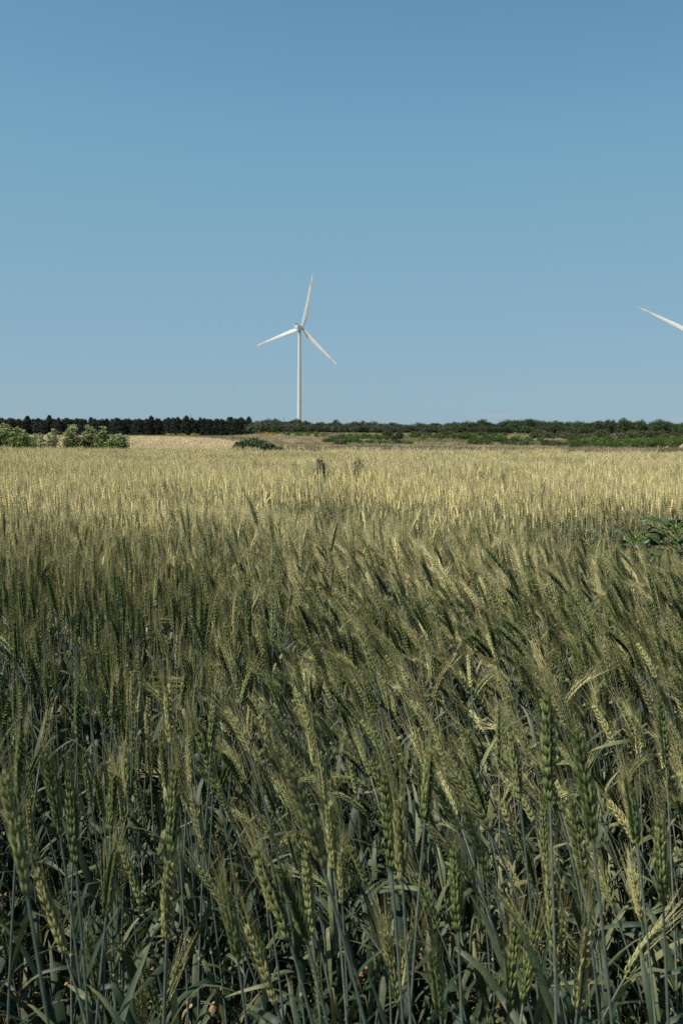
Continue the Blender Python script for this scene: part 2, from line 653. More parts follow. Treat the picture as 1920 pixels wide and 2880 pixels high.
def joined_variant(vi, seed, lod=0):
    V = VAR[vi]
    r_ = random.Random(seed)
    b = MB()
    if lod == 0:
        b.merge(V['stem']); b.merge(V['ear'], Matrix.Translation(V['top'])); b.merge(V['awns'], Matrix.Translation(V['top']))
    else:
        b.merge(stem_geo(V['pts'], lod=lod))
        e, w = ear_geo(V['bend'], seed + 5, lod)
        b.merge(e, Matrix.Translation(V['top'])); b.merge(w, Matrix.Translation(V['top']))
    for (t, a, sc, dry, k) in leaf_plan(r_):
        if lod and (t < .3 or r_.random() < .3):
            continue
        src = (DRYL if dry else LEAVES)[k] if lod == 0 else leaf_geo(seed * 7 + k, .2, .0075, dry, 4)
        p = V['pts'][int(t * 18)]
        b.merge(src, Matrix.Translation(p) @ Matrix.Rotation(a, 4, 'Z') @ Matrix.Scale(sc, 4))
    return b


def proto_collection(name, meshes):
    c = bpy.data.collections.new(name)       # never linked to the scene: only a source of shapes
    for i, me in enumerate(meshes):
        o = bpy.data.objects.new('%s_%02d' % (name, i), me)
        c.objects.link(o)
    return c


def scatter(name, coll, pts, label, cat):
    """pts: list of (x,y,z, euler, scale3, index) -> ONE object that instances coll on them"""
    me = bpy.data.meshes.new(name)
    me.from_pydata([p[0] for p in pts], [], [])
    a = me.attributes.new('rot', 'FLOAT_VECTOR', 'POINT'); a.data.foreach_set('vector', [c for p in pts for c in p[1]])
    a = me.attributes.new('scl', 'FLOAT_VECTOR', 'POINT'); a.data.foreach_set('vector', [c for p in pts for c in p[2]])
    a = me.attributes.new('idx', 'INT', 'POINT'); a.data.foreach_set('value', [p[3] for p in pts])
    o = link(name, me)
    ng = bpy.data.node_groups.new(name, 'GeometryNodeTree')
    ng.interface.new_socket('Geometry', in_out='INPUT', socket_type='NodeSocketGeometry')
    ng.interface.new_socket('Geometry', in_out='OUTPUT', socket_type='NodeSocketGeometry')
    gi = ng.nodes.new('NodeGroupInput'); go = ng.nodes.new('NodeGroupOutput')
    ip = ng.nodes.new('GeometryNodeInstanceOnPoints')
    ci = ng.nodes.new('GeometryNodeCollectionInfo')
    ci.inputs['Collection'].default_value = coll
    ci.inputs['Separate Children'].default_value = True
    ci.inputs['Reset Children'].default_value = True
    ip.inputs['Pick Instance'].default_value = True

    def na(nm, dt):
        x = ng.nodes.new('GeometryNodeInputNamedAttribute'); x.data_type = dt; x.inputs['Name'].default_value = nm
        return x.outputs['Attribute']
    er = ng.nodes.new('FunctionNodeEulerToRotation')
    ng.links.new(na('rot', 'FLOAT_VECTOR'), er.inputs[0])
    ng.links.new(gi.outputs[0], ip.inputs['Points'])
    ng.links.new(ci.outputs[0], ip.inputs['Instance'])
    ng.links.new(na('idx', 'INT'), ip.inputs['Instance Index'])
    ng.links.new(er.outputs[0], ip.inputs['Rotation'])
    ng.links.new(na('scl', 'FLOAT_VECTOR'), ip.inputs['Scale'])
    ng.links.new(ip.outputs[0], go.inputs[0])
    md = o.modifiers.new('scatter', 'NODES'); md.node_group = ng
    tag(o, label, cat, kind='stuff')
    return o


# ------------------------------------------------------------------ wheat: where it stands
def gap(x, y):
    """0 where the crop is full, 1 on the tractor track and the bare spots"""
    # the track comes from far off at the middle and swings to the right, about 6 m away
    track = ((.0, 8.9), (.35, 7.4), (.9, 6.55), (1.7, 6.3), (2.6, 6.5), (3.6, 7.0), (5, 7.4))
    best = 9
    for (a, b) in zip(track, track[1:]):
        ax, ay = a; bx, by = b
        t = max(0, min(1, ((x - ax) * (bx - ax) + (y - ay) * (by - ay)) / ((bx - ax) ** 2 + (by - ay) ** 2)))
        best = min(best, math.hypot(x - ax - t * (bx - ax), y - ay - t * (by - ay)))
    w_ = .72 + .50 * sstep(.6, 2.2, x) + .18 * sstep(-.3, .5, x)
    g = (1 - sstep(w_ * .7, w_ * 1.25, best)) * (.97 if best < .22 else .80)
    for (cx, cy, r0) in ((-1.22, 6.0, .42), (-.40, 5.75, .38), (-2.3, 7.5, .4), (1.9, 12.5, .5), (-3.0, 10.5, .35), (-.52, 1.62, .16), (-.28, 1.2, .10), (-.62, 2.15, .15)):
        g = max(g, 1 - sstep(r0 * .6, r0, math.hypot((x - cx), (y - cy) * .6)))
    return g


def wind(x, y):
    """(mean bend, how strongly the ears turn towards -x)"""
    az = x / max(y, .3)
    k = sstep(-.18, .02, az) * sstep(1.0, 1.6, y) * (1 - sstep(4.0, 5.5, y))
    return 7 + 25 * k, .35 + .55 * k, k


def pose(r_, x, y):
    mb, side, k = wind(x, y)
    bend = min(80, abs(r_.gauss(mb, 9 + 3 * k)))
    if r_.random() < .05: bend = r_.uniform(40, 80)
    vi = min(range(len(VAR)), key=lambda i: (abs(VAR[i]['bend'] - bend), r_.random()))
    yaw = math.pi + r_.gauss(0, .55) if r_.random() < side else r_.uniform(0, 2 * math.pi)
    lean = R(abs(r_.gauss(2 + 4 * k, 3.5)))
    la = math.pi + r_.gauss(0, .7) if r_.random() < side else r_.uniform(0, 2 * math.pi)
    ax = Vector((-math.sin(la), math.cos(la), 0))
    m = Matrix.Rotation(lean, 4, ax) @ Matrix.Rotation(yaw, 4, 'Z')
    return vi, m


def edge_y(x):
    return 31.0 + .5 * math.sin(x * .35) + .3 * math.sin(x * 1.1)


near_pts = []      # (x, y, z scale, ear scale, vi, matrix)
far_pts = []
r_ = random.Random(11)


def height_noise(x, y):
    h = .985 + .05 * math.sin(x * 2.1 + 1.3) * math.sin(y * 1.7) + .04 * math.sin(x * .7 - y * .9)
    az = x / max(y, .5)
    h += .07 * sstep(-.2, -.05, az) * sstep(1.8, 2.6, y) * (1 - sstep(3.6, 4.6, y))
    h -= .05 * sstep(4.2, 5.0, y) - .05 * sstep(7.5, 9, y) * (1 - sstep(14, 20, y))
    return h


def fill(y0, y1, dens, fn, margin=.55, side=.47):
    area_cells = 0
    y = y0
    while y < y1:
        step = max(.25, y * .04)
        hw = side * (y + step) + margin
        n = dens * step * 2 * hw
        n = int(n) + (r_.random() < n % 1)
        for _ in range(n):
            fn(r_.uniform(-hw, hw), y + r_.random() * step)
        y += step


def near_fn(x, y):
    g = gap(x, y)
    if r_.random() < g * .95: return
    az = x / y
    thin = 1.0
    if y < 1.7:
        thin = .07 + .17 * sstep(-.05, .15, az)
    elif y < 2.5:
        thin = (.48 + .34 * sstep(-.12, .05, az)) * (.7 + .3 * sstep(1.7, 2.2, y))
    elif y < 3.4:
        thin = .75 + .25 * sstep(-.15, 0, az)
    if r_.random() > thin: return
    vi, m = pose(r_, x, y)
    k = height_noise(x, y) * r_.gauss(1, .075)
    if r_.random() < .16: k *= r_.uniform(.6, .85)
    if y < 1.25: k *= r_.uniform(.55, .85)
    near_pts.append([x, y, k * (1 - .46 * g), r_.uniform(.74, 1.10), vi, m])


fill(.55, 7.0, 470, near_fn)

# the stalks one can tell apart in the photograph: ear tip and ear base pixels, ear length fixes the distance
HERO = (
    (18, 2230, 78, 2516), (67, 2047, 54, 2253), (138, 2154, 170, 2346), (208, 2221, 214, 2427), (317, 2163, 312, 2346),
    (324, 2382, 299, 2578), (482, 2195, 482, 2413), (469, 2413, 469, 2650), (129, 2485, 183, 2681), (357, 2400, 397, 2543),
    (259, 2659, 277, 2829), (406, 2703, 446, 2846), (495, 2717, 451, 2877), (629, 2471, 670, 2703), (89, 2177, 116, 2288),
    (321, 1913, 317, 2025), (223, 1927, 219, 2078), (473, 1918, 482, 2092), (603, 1962, 594, 2114), (2, 2575, 27, 2700),
    (720, 2429, 814, 2643), (770, 2397, 863, 2643), (703, 2643, 774, 2826), (859, 2429, 877, 2625), (921, 2250, 939, 2446),
    (895, 2089, 912, 2250), (823, 2179, 908, 2438), (1080, 2214, 1100, 2442), (1118, 2241, 1131, 2478), (1203, 2103, 1194, 2312),
    (1216, 2187, 1292, 2340), (1279, 2379, 1287, 2616), (1046, 2603, 1064, 2732), (1078, 2647, 1118, 2826), (1158, 2652, 1122, 2826),
    (1212, 2661, 1238, 2857), (881, 2723, 908, 2870), (1300, 2286, 1376, 2469), (1278, 2179, 1376, 2339), (1613, 2107, 1666, 2357),
    (1599, 2290, 1644, 2495), (1525, 2286, 1533, 2446), (1541, 2446, 1559, 2670), (1845, 2304, 1863, 2536), (1439, 2638, 1430, 2848),
    (1497, 2625, 1470, 2826), (1640, 2634, 1622, 2848), (1783, 2536, 1830, 2660), (1841, 2598, 1756, 2750), (1568, 2589, 1568, 2759),
    (1541, 2009, 1546, 2250), (1783, 2009, 1796, 2129), (1854, 2000, 1872, 2156), (1430, 2060, 1462, 2250), (1750, 2180, 1790, 2370),
)
hero_pts = []
for (tu, tv, bu, bv) in HERO:
    L = math.hypot(tu - bu, tv - bv)
    dist = min(2.3, max(.80, F_PX * .092 / L))
    P = Vector((0, 0, CAM_Z)) + ray(bu, bv) * dist
    alpha = math.degrees(math.atan2(tu - bu, bv - tv))        # negative: towards -x
    lean = R(alpha * .45)
    want = abs(alpha) * .75
    vi = min(range(6), key=lambda i: (abs(VAR[i]['bend'] - want), r_.random()))
    yaw = (math.pi if alpha < 0 else 0) + r_.gauss(0, .25)
    m = Matrix.Rotation(lean, 4, 'Y') @ Matrix.Rotation(yaw, 4, 'Z')
    tp = VAR[vi]['top']
    a = (m @ Vector((0, 0, tp.z))).z; c = (m @ Vector((tp.x, tp.y, 0))).z
    k = (P.z - c) / a
    off = m @ Vector((tp.x, tp.y, tp.z * k))
    hero_pts.append([P.x - off.x, P.y - off.y, k, r_.uniform(.98, 1.08), vi, m])

# keep random stalks from standing in front of the hero stalks' ears
hb = [(h[0], h[1]) for h in hero_pts]
near_pts = [p for p in near_pts if min((p[0] - x) ** 2 + (p[1] - y) ** 2 for x, y in hb) > .035 ** 2]


def ear_px(p):
    V = VAR[p[4]]; tp = V['top']
    b = Vector((p[0], p[1], 0)) + p[5] @ Vector((tp.x, tp.y, tp.z * p[2]))
    e = b + (p[5].to_3x3() @ Vector((math.sin(R(V['bend'])), 0, math.cos(R(V['bend']))))) * .09
    return project(b), project(e)


cand = []
for p in near_pts:
    a, b = ear_px(p)
    inside = a and b and (-20 < a[0] < 1940) and (b[1] < 2860) and (b[1] > 1000)
    cand.append((a[2] if inside else 99, p))
cand.sort(key=lambda c: c[0])
n_free = 300 - len(hero_pts)
single = [c[1] for c in cand[:n_free]]
rest = [c[1] for c in cand[n_free:]]

ORD = ('first second third fourth fifth sixth seventh eighth ninth tenth eleventh twelfth thirteenth fourteenth fifteenth sixteenth '
       'seventeenth eighteenth nineteenth twentieth').split()


def ordinal(i):
    if i < 20: return ORD[i]
    tens = {2: 'twenty', 3: 'thirty', 4: 'forty', 5: 'fifty', 6: 'sixty', 7: 'seventy', 8: 'eighty'}
    th = {2: 'twentieth', 3: 'thirtieth', 4: 'fortieth', 5: 'fiftieth', 6: 'sixtieth', 7: 'seventieth', 8: 'eightieth'}
    k = i + 1
    return th[k // 10] if k % 10 == 0 else tens[k // 10] + '-' + ORD[k % 10 - 1]


def build_stalk(p, rr):
    x, y, k, es, vi, m = p
    V = VAR[vi]; tp = V['top']
    root = empty('wheat_stalk', (x, y, ground_z(x, y)))
    root.rotation_euler = m.to_euler()
    link('stem', V['stem_me'], root, None, None, (1, 1, k))
    em, am = V['pairs'][rr.randrange(3)]
    ear = link('ear', em, root, (tp.x, tp.y, tp.z * k), None, (es * .88, es * .88, es))
    link('awns', am, ear)
    for (t, a, sc, dry, kk) in leaf_plan(rr):
        q = V['pts'][int(t * 18)]
        lf = link('leaf', (DRY_ME if dry else LEAF_ME)[kk], root, (q.x, q.y, q.z * k), (0, 0, a), (sc,) * 3)
        if dry: lf['label'] = 'dried tan leaf low on the stalk'
    return root


stalks = []
rr = random.Random(5)
for p in hero_pts + single:
    a, b = ear_px(p)
    o = build_stalk(p, rr)
    cu, cv = (a[0] + b[0]) / 2, (a[1] + b[1]) / 2
    tilt = math.degrees(math.atan2(b[0] - a[0], a[1] - b[1]))
    stalks.append((cu, cv, tilt, a[2], p, o))
stalks.sort(key=lambda s: -s[1])            # from the bottom of the view upwards, in rows of twenty
for row in range(0, len(stalks), 20):
    lst = sorted(stalks[row:row + 20], key=lambda s: s[0])
    rw = 'lowest row' if row == 0 else ordinal(row // 20) + ' lowest row'
    for i, (cu, cv, tilt, d, p, o) in enumerate(lst):
        lean = 'leaning' if abs(tilt) > 14 else 'tilted' if abs(tilt) > 5 else 'upright'
        tag(o, '%s %swheat stalk, %s from the left in the %s of ears' % (lean, '' if p[2] > .8 else 'short ', ordinal(i), rw),
            'wheat stalk', 'single wheat stalks standing in front')

# everything else of the crop is one mass
FULL = [joined_variant(i, 500 + i).mesh('wheat_full_%d' % i, True) for i in range(len(BENDS))]


def tiller(seed):
    """a leafy shoot without an ear"""
    rc = random.Random(seed)
    b = MB(); ps = VAR[rc.randrange(4)]['pts'][:11]
    b.merge(stem_geo(ps, .0015))
    a = rc.uniform(0, 6.28)
    for t in (2, 4, 5, 7, 8, 10):
        dry = rc.random() < (.38 if t < 6 else .06)
        src = rc.choice(DRYL if dry else LEAVES)
        b.merge(src, Matrix.Translation(ps[t]) @ Matrix.Rotation(a, 4, 'Z') @ Matrix.Scale(rc.uniform(.8, 1.25), 4))
        a += math.pi + rc.uniform(-.8, .8)
    return b.mesh('wheat_tiller_%d' % seed, True)


FULL += [tiller(540 + i) for i in range(5)]
MID = [joined_variant(i, 520 + i, 1).mesh('wheat_mid_%d' % i, True) for i in range(8)]


def clump(seed, n, size, lod=2):
    rc = random.Random(seed)
    b = MB()
    for _ in range(n):
        vi = rc.choice((0, 1, 2, 3, 4, 5, 6))
        V = VAR[vi]
        one = MB()
        one.tube([V['pts'][i] for i in (0, 9, 15, 18)], [.003] * 4, 3, 'stem', 0)
        e, w = ear_geo(V['bend'], rc.randrange(9999), 2)
        one.merge(e, Matrix.Translation(V['top'])); one.merge(w, Matrix.Translation(V['top']))
        for q in range(2):
            lf = leaf_geo(rc.randrange(9999), .2, .008, False, 3)
            one.merge(lf, Matrix.Translation(V['pts'][rc.choice((9, 11, 13))]) @ Matrix.Rotation(rc.uniform(0, 6.28), 4, 'Z'))
        yw = math.pi + rc.gauss(0, .8) if rc.random() < .5 else rc.uniform(0, 6.28)
        b.merge(one, Matrix.Translation((rc.uniform(-size, size), rc.uniform(-size, size), 0)) @ Matrix.Rotation(yw, 4, 'Z') @ Matrix.Diagonal((1, 1, rc.gauss(1, .035), 1)))
    return b.mesh('wheat_clump_%d' % seed, True)


CL = [clump(700 + i, 14, .17) for i in range(6)]
pts = []
for p in rest:
    pts.append(((p[0], p[1], 0), p[5].to_euler()[:], (p[3] * .5 + .5, p[3] * .5 + .5, p[2]), p[4]))
nF, nM = len(FULL), len(MID)
for _ in range(1500):
    y = 1.2 + 4.0 * r_.random() ** .9; x = r_.uniform(-1, 1) * (.42 * y + .4)
    pts.append(((x, y, 0), (r_.gauss(0, .12), r_.gauss(0, .12), r_.uniform(0, 6.28)), (1, 1, r_.uniform(.75, 1.35)), len(BENDS) + r_.randrange(5)))


def mid_fn(x, y):
    g = gap(x, y)
    if r_.random() < g * .93: return
    vi, m = pose(r_, x, y)
    vi = vi % nM
    k = height_noise(x, y) * r_.gauss(.985, .055) * (1 - .46 * g)
    s = r_.uniform(.85, 1.1)
    pts.append(((x, y, 0), m.to_euler()[:], (s, s, k), nF + vi))


fill(7.0, 15, 260, mid_fn, .8, .50)


def clump_fn(x, y):
    if y > edge_y(x): return
    if r_.random() < gap(x, y) * .9: return
    k = height_noise(x, y) * r_.gauss(.965, .025)
    pts.append(((x, y, 0), (0, 0, r_.choice((0, 0, .4, -.4)) + r_.uniform(-.3, .3)), (1, 1, k), nF + nM + r_.randrange(6)))


fill(15, 32, 20, clump_fn, 2, .55)
# crop to both sides and behind the photographer's line, thinner, for other viewpoints
for _ in range(5200):
    x = r_.uniform(-16, 16); y = r_.uniform(.8, 18)
    if abs(x) < .52 * y + .9: continue
    pts.append(((x, y, 0), (0, 0, r_.uniform(-.5, .5)), (1, 1, r_.gauss(1, .04)), nF + nM + r_.randrange(6)))
wheat_coll = proto_collection('wheat_shapes', FULL + MID + CL)
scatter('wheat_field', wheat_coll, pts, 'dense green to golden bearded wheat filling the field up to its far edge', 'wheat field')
print('wheat instances', len(pts), 'singles', len(stalks))


# litter and loose dry leaves on the soil
def litter():
    ms = []
    for i in range(4):
        rc = random.Random(900 + i)
        b = MB()
        for _ in range(16):
            lf = leaf_geo(rc.randrange(9999), .10, .004, True, 5, 1.5)
            b.merge(lf, Matrix.Translation((rc.uniform(-.1, .1), rc.uniform(-.1, .1), .01)) @ Matrix.Rotation(rc.uniform(0, 6.28), 4, 'Z') @ Matrix.Rotation(R(rc.uniform(50, 90)), 4, 'Y'))
        for _ in range(6):
            p = Vector((rc.uniform(-.1, .1), rc.uniform(-.1, .1), .01)); a = rc.uniform(0, 6.28)
            b.tube([p, p + Vector((math.cos(a), math.sin(a), rc.uniform(0, .3))) * .1], [.0012, .001], 3, 'dry')
        ms.append(b.mesh('litter_%d' % i))
    pl = []
    for _ in range(2200):
        y = .3 + 4.4 * r_.random(); x = r_.uniform(-1, 1) * (.5 * y + .5)
        pl.append(((x, y, .005), (0, 0, r_.uniform(0, 6.28)), (1, 1, 1), r_.randrange(4)))
    scatter('leaf_litter', proto_collection('litter_shapes', ms), pl, 'dry orange-tan leaves and straw littering the soil between the stalks', 'litter')


litter()



# ------------------------------------------------------------------ grasses and the ripe field beyond the crop
def tuft(seed, key, n, size, h, w):
    rc = random.Random(seed)
    b = MB()
    for _ in range(n):
        x, y = rc.uniform(-size, size), rc.uniform(-size, size)
        a = rc.uniform(0, 6.28); hh = h * rc.uniform(.6, 1.15); ln = rc.uniform(.05, .35) * hh; ww = w * rc.uniform(.6, 1.3)
        c, s = math.cos(a), math.sin(a)
        vs = [(x - s * ww, y + c * ww, 0), (x + s * ww, y - c * ww, 0),
              (x + c * ln * .4 - s * ww * .8, y + s * ln * .4 + c * ww * .8, hh * .6), (x + c * ln * .4 + s * ww * .8, y + s * ln * .4 - c * ww * .8, hh * .6),
              (x + c * ln, y + s * ln, hh)]
        b.add(vs, [(0, 1, 3, 2), (2, 3, 4)], key)
    return b.mesh('tuft_%d' % seed)


rg = random.Random(21)
# ripe field at the left: from the crop's edge to about 235 m, ends at a line that slants towards the middle
ripe = proto_collection('ripe_shapes', [tuft(40 + i, 'ripe', 60, .28, .62, .011) for i in range(3)] + [tuft(50 + i, 'ripe', 90, .8, .60, .03) for i in range(3)])
pr = []


def in_ripe(x, y):
    az = x / y
    if az > -.088 - .012 * math.sin(y * .05): return False
    if y < edge_y(x) + 1.2: return False
    far = 205 if az < -.20 else 205 - (az + .20) / .112 * 140
    return y < far


y = 32.0
while y < 60:
    for _ in range(int(5.5 * .5 * .42 * y)):
        x = rg.uniform(-.47, -.05) * y; yy = y + rg.random() * .5
        if in_ripe(x, yy): pr.append(((x, yy, ground_z(x, yy)), (0, 0, rg.uniform(0, 6.28)), (1, 1, rg.uniform(.9, 1.08)), rg.randrange(3)))
    y += .5
while y < 208:
    for _ in range(int(1.1 * 1.0 * .42 * y)):
        x = rg.uniform(-.47, -.05) * y; yy = y + rg.random()
        if in_ripe(x, yy): pr.append(((x, yy, ground_z(x, yy)), (0, 0, rg.uniform(0, 6.28)), (1, 1, rg.uniform(.9, 1.08)), 3 + rg.randrange(3)))
    y += 1.0
scatter('ripe_field', ripe, pr, 'smooth tan ripe crop behind the green wheat, below the pine row', 'ripe field')

# rough grass: verge just behind the wheat and the open slopes
gsh = proto_collection('grass_shapes',
    [tuft(60 + i, 'dry_grass', 40, .35, .75, .010) for i in range(2)] + [tuft(62 + i, 'brown_grass', 40, .35, .78, .011) for i in range(2)] +
    [tuft(64 + i, 'dry_grass', 60, 1.2, .5, .05) for i in range(2)] + [tuft(66 + i, 'olive_grass', 60, 1.2, .6, .05) for i in range(2)])
pg = []
for _ in range(9000):
    y = rg.uniform(33, 50); az = rg.uniform(-.09, .42); x = az * y
    if y < edge_y(x) + .9: continue
    keep = sstep(-.02, .16, az)
    if rg.random() > .12 + .88 * keep: continue
    if y > 36 + 12 * keep: continue
    k = 2 if (math.sin(x * .9 + 2) + math.sin(x * .37 + y * .3)) > -.1 else 0
    hz = (.62 + .30 * keep) * rg.uniform(.75, 1.1) * (1 + .12 * math.sin(x * 1.7))
    pg.append(((x, y, ground_z(x, y)), (0, 0, rg.uniform(0, 6.28)), (1, 1, hz), k + rg.randrange(2)))
for _ in range(15000):
    y = 50 + 400 * rg.random() ** .8; az = rg.uniform(-.46, .44); x = az * y
    if in_ripe(x, y): continue
    kk = 4 if math.sin(x * .07 + y * .03) + math.sin(y * .11 - x * .02) > (.1 if az > .0 else -.9) else 6
    pg.append(((x, y, ground_z(x, y)), (0, 0, rg.uniform(0, 6.28)), (1, 1, rg.uniform(.7, 1.3)), kk + rg.randrange(2)))
scatter('rough_grass', gsh, pg, 'brown and straw coloured rough grass on the verge and slopes behind the wheat', 'grass')


# ------------------------------------------------------------------ trees and shrubs
def leafquad(b, p, s, rc, key, flat=0.0):
    n = Vector((rc.gauss(0, 1), rc.gauss(0, 1), rc.gauss(0, 1) + flat)).normalized()
    a = n.cross(Vector((rc.gauss(0, 1), rc.gauss(0, 1), rc.gauss(0, 1)))).normalized()
    c = n.cross(a)
    a = a * s * rc.uniform(.6, 1.2); c = c * s * rc.uniform(.4, .9)
    b.add([tuple(p - a), tuple(p - c * .8), tuple(p + a), tuple(p + c)], [(0, 1, 2, 3)], key)


def crown_lumps(seed, key, w, h, z0, lumps, per, s, cone=False):
    """many small leaf faces in lumps spread through the crown"""
    rc = random.Random(seed)
    b = MB()
    for i in range(lumps):
        t = rc.random()
        if cone:
            z = z0 + h * t; rmax = w * .5 * (1 - t) ** .6 + .10
            a = rc.uniform(0, 6.28); rr_ = rmax * math.sqrt(rc.uniform(.25, 1))
            c = Vector((rr_ * math.cos(a), rr_ * math.sin(a), z)); lr = .11 * w + .10 * rmax
            ez = .75
        else:
            u = Vector((rc.gauss(0, 1), rc.gauss(0, 1), rc.gauss(0, 1))).normalized() * rc.uniform(.45, 1) ** .6
            c = Vector((u.x * w * .42, u.y * w * .42, z0 + h * .5 + u.z * h * .42)); lr = min(w, 1.1 if key == 'dark_bush' else w) * rc.uniform(.10, .19)
            ez = .8
        for _ in range(per):
            q = Vector((rc.gauss(0, 1), rc.gauss(0, 1), rc.gauss(0, 1))).normalized() * lr * rc.uniform(.5, 1.1)
            q.z *= ez
            pz = c + q
            if pz.z < .02: pz.z = .02 + rc.random() * .1
            leafquad(b, pz, s, rc, key)
    return b


def trunk_geo(seed, h, r0, limbs, spread):
    rc = random.Random(seed)
    b = MB()
    pts = [Vector((rc.gauss(0, .03) * i, rc.gauss(0, .03) * i, -.25 + (h + .25) * i / 5)) for i in range(6)]
    b.tube(pts, [r0 * (1.25 - .95 * i / 5) for i in range(6)], 7, 'bark', 0, True)
    for _ in range(limbs):
        i = rc.randint(1, 4); a = rc.uniform(0, 6.28); l = spread * rc.uniform(.5, 1)
        p = pts[i]; q = p + Vector((math.cos(a) * l, math.sin(a) * l, l * rc.uniform(.3, .9)))
        m_ = (p + q) / 2 + Vector((0, 0, .1 * l))
        b.tube([p, m_, q], [r0 * .45, r0 * .28, r0 * .1], 5, 'bark', 0)
    return b


def make_kind(n, fn):
    return [fn(i) for i in range(n)]


PINE = make_kind(5, lambda i: (crown_lumps(1000 + i, 'pine', 5.5, 7.4, .1, 110, 50, .17, True).mesh('pine_crown'), trunk_geo(1050 + i, 6.5, .14, 6, 1.2).mesh('pine_trunk', True)))
OAK = make_kind(6, lambda i: (crown_lumps(1100 + i, 'wood_leaf', 6.8, 6.6, .3, 80, 62, .19).mesh('tree_crown'), trunk_geo(1150 + i, 4.4, .18, 8, 1.8).mesh('tree_trunk', True)))
GREY = make_kind(3, lambda i: (crown_lumps(1200 + i, 'grey_leaf', 5.8, 4.8, .1, 70, 60, .17).mesh('tree_crown'), trunk_geo(1250 + i, 3.2, .14, 8, 1.5).mesh('tree_trunk', True)))
SHR = make_kind(5, lambda i: (crown_lumps(1300 + i, 'shrub', 3.4, 2.3, .05, 50, 50, .10).mesh('shrub_foliage'), trunk_geo(1350 + i, 1.2, .05, 7, .9).mesh('shrub_stems', True)))
DSHR = make_kind(4, lambda i: (crown_lumps(1400 + i, 'dull_shrub', 3.2, 1.9, .05, 46, 46, .10).mesh('shrub_foliage'), trunk_geo(1450 + i, 1.0, .05, 7, .9).mesh('shrub_stems', True)))


def plant(name, kind, x, y, s, rz, label, cat, group, sz=None, pn=('crown', 'trunk')):
    o = empty(name, (x, y, ground_z(x, y)), rz)
    o.scale = (s, s, sz if sz else s)
    link(pn[0], kind[0], o); link(pn[1], kind[1], o)
    return tag(o, label, cat, group)


def at_px(u, y):
    """x on the ground for photograph column u at distance y"""
    return (u - 960) / F_PX * y


rt = random.Random(77)
# the pine row at the left, three ranks deep
front = []
for rank, (yy, n) in enumerate(((505, 62), (512, 50), (520, 40))):
    for i in range(n):
        u = -60 + (765 - 60 * 0) * (i + rt.uniform(-.25, .25) + .5) / n + rank * 3
        if u > 708: continue
        y = yy + rt.uniform(-2, 2)
        s = rt.gauss(1.0, .04)
        if rt.random() < .08: s *= 1.10
        s *= 1.0 + .05 * sstep(250, 500, u)
        front.append((rank, u, at_px(u, y), y, s))
for rank in range(3):
    row = sorted([f for f in front if f[0] == rank], key=lambda f: f[1])
    rw = ('front rank', 'second rank', 'back rank')[rank]
    for i, (_, u, x, y, s) in enumerate(row):
        plant('pine_tree', PINE[rt.randrange(5)], x, y, s, rt.uniform(0, 6.28),
              'dark conical pine, %s from the left in the %s of the pine row' % (ordinal(i), rw), 'pine tree', 'pines in the dark row', sz=s * rt.uniform(.95, 1.12))

# the low even wood in the middle and the taller broken wood at the right: (u, photograph y of the top, distance, width factor)
def tree_to(kind, u, top, y, base_h, name, label, cat, group, wf=1.0):
    x = at_px(u, y)
    hor = 1212 + (u - 960) * .00628
    ztop = CAM_Z + (hor - top) / F_PX * y
    h = max(1.2, ztop - ground_z(x, y))
    s = h / base_h
    return plant(name, kind, x, y, min(s, 1.6) * wf, rt.uniform(0, 6.28), label, cat, group, sz=s)


def skyline(u):
    pts_ = ((700, 1186), (735, 1184), (760, 1182), (900, 1187), (1000, 1186), (1100, 1188), (1200, 1192), (1300, 1188), (1400, 1186), (1500, 1184), (1600, 1188), (1700, 1190), (1800, 1193), (1920, 1192), (2100, 1190))
    for (a, b) in zip(pts_, pts_[1:]):
        if a[0] <= u <= b[0]:
            return a[1] + (b[1] - a[1]) * (u - a[0]) / (b[0] - a[0])
    return 1190


k = 0
us = [722 + i * 15.5 for i in range(78)]
for i, u in enumerate(us):           # back rank: makes the skyline
    grey = u < 1290 and i % 2 == 0
    kd = GREY[i % 3] if grey else OAK[rt.randrange(6)]
    top = skyline(u) - 1.5 * sstep(1250, 1300, u) - 2.5 * sstep(1350, 1700, u) + rt.gauss(0, 1.6 if u < 1300 else 3.2)
    tree_to(kd, u + rt.uniform(-4, 4), top, 455 + rt.uniform(-8, 8), 4.9 if grey else 6.9, 'broadleaf_tree',
            '%s tree, %s from the left in the skyline rank of the wood' % ('greyish' if grey else 'dark green', ordinal(i)), 'tree', 'trees of the dark wood', 1.3)
for i in range(70):            # second and third ranks lower
    u = 738 + i * 17.5
    grey = rt.random() < (.65 if u < 1280 else .15)
    kd = GREY[rt.randrange(3)] if grey else OAK[rt.randrange(6)]
    top = skyline(u) + rt.uniform(3, 9) + (6 if u > 1300 else 2)
    tree_to(kd, u + rt.uniform(-5, 5), top, 425 + rt.uniform(-8, 8), 5.0 if grey else 7.1, 'broadleaf_tree',
            '%s tree, %s from the left in the nearer rank of the wood' % ('greyish' if grey else 'dark green', ordinal(i)), 'tree', 'trees of the dark wood', 1.3)
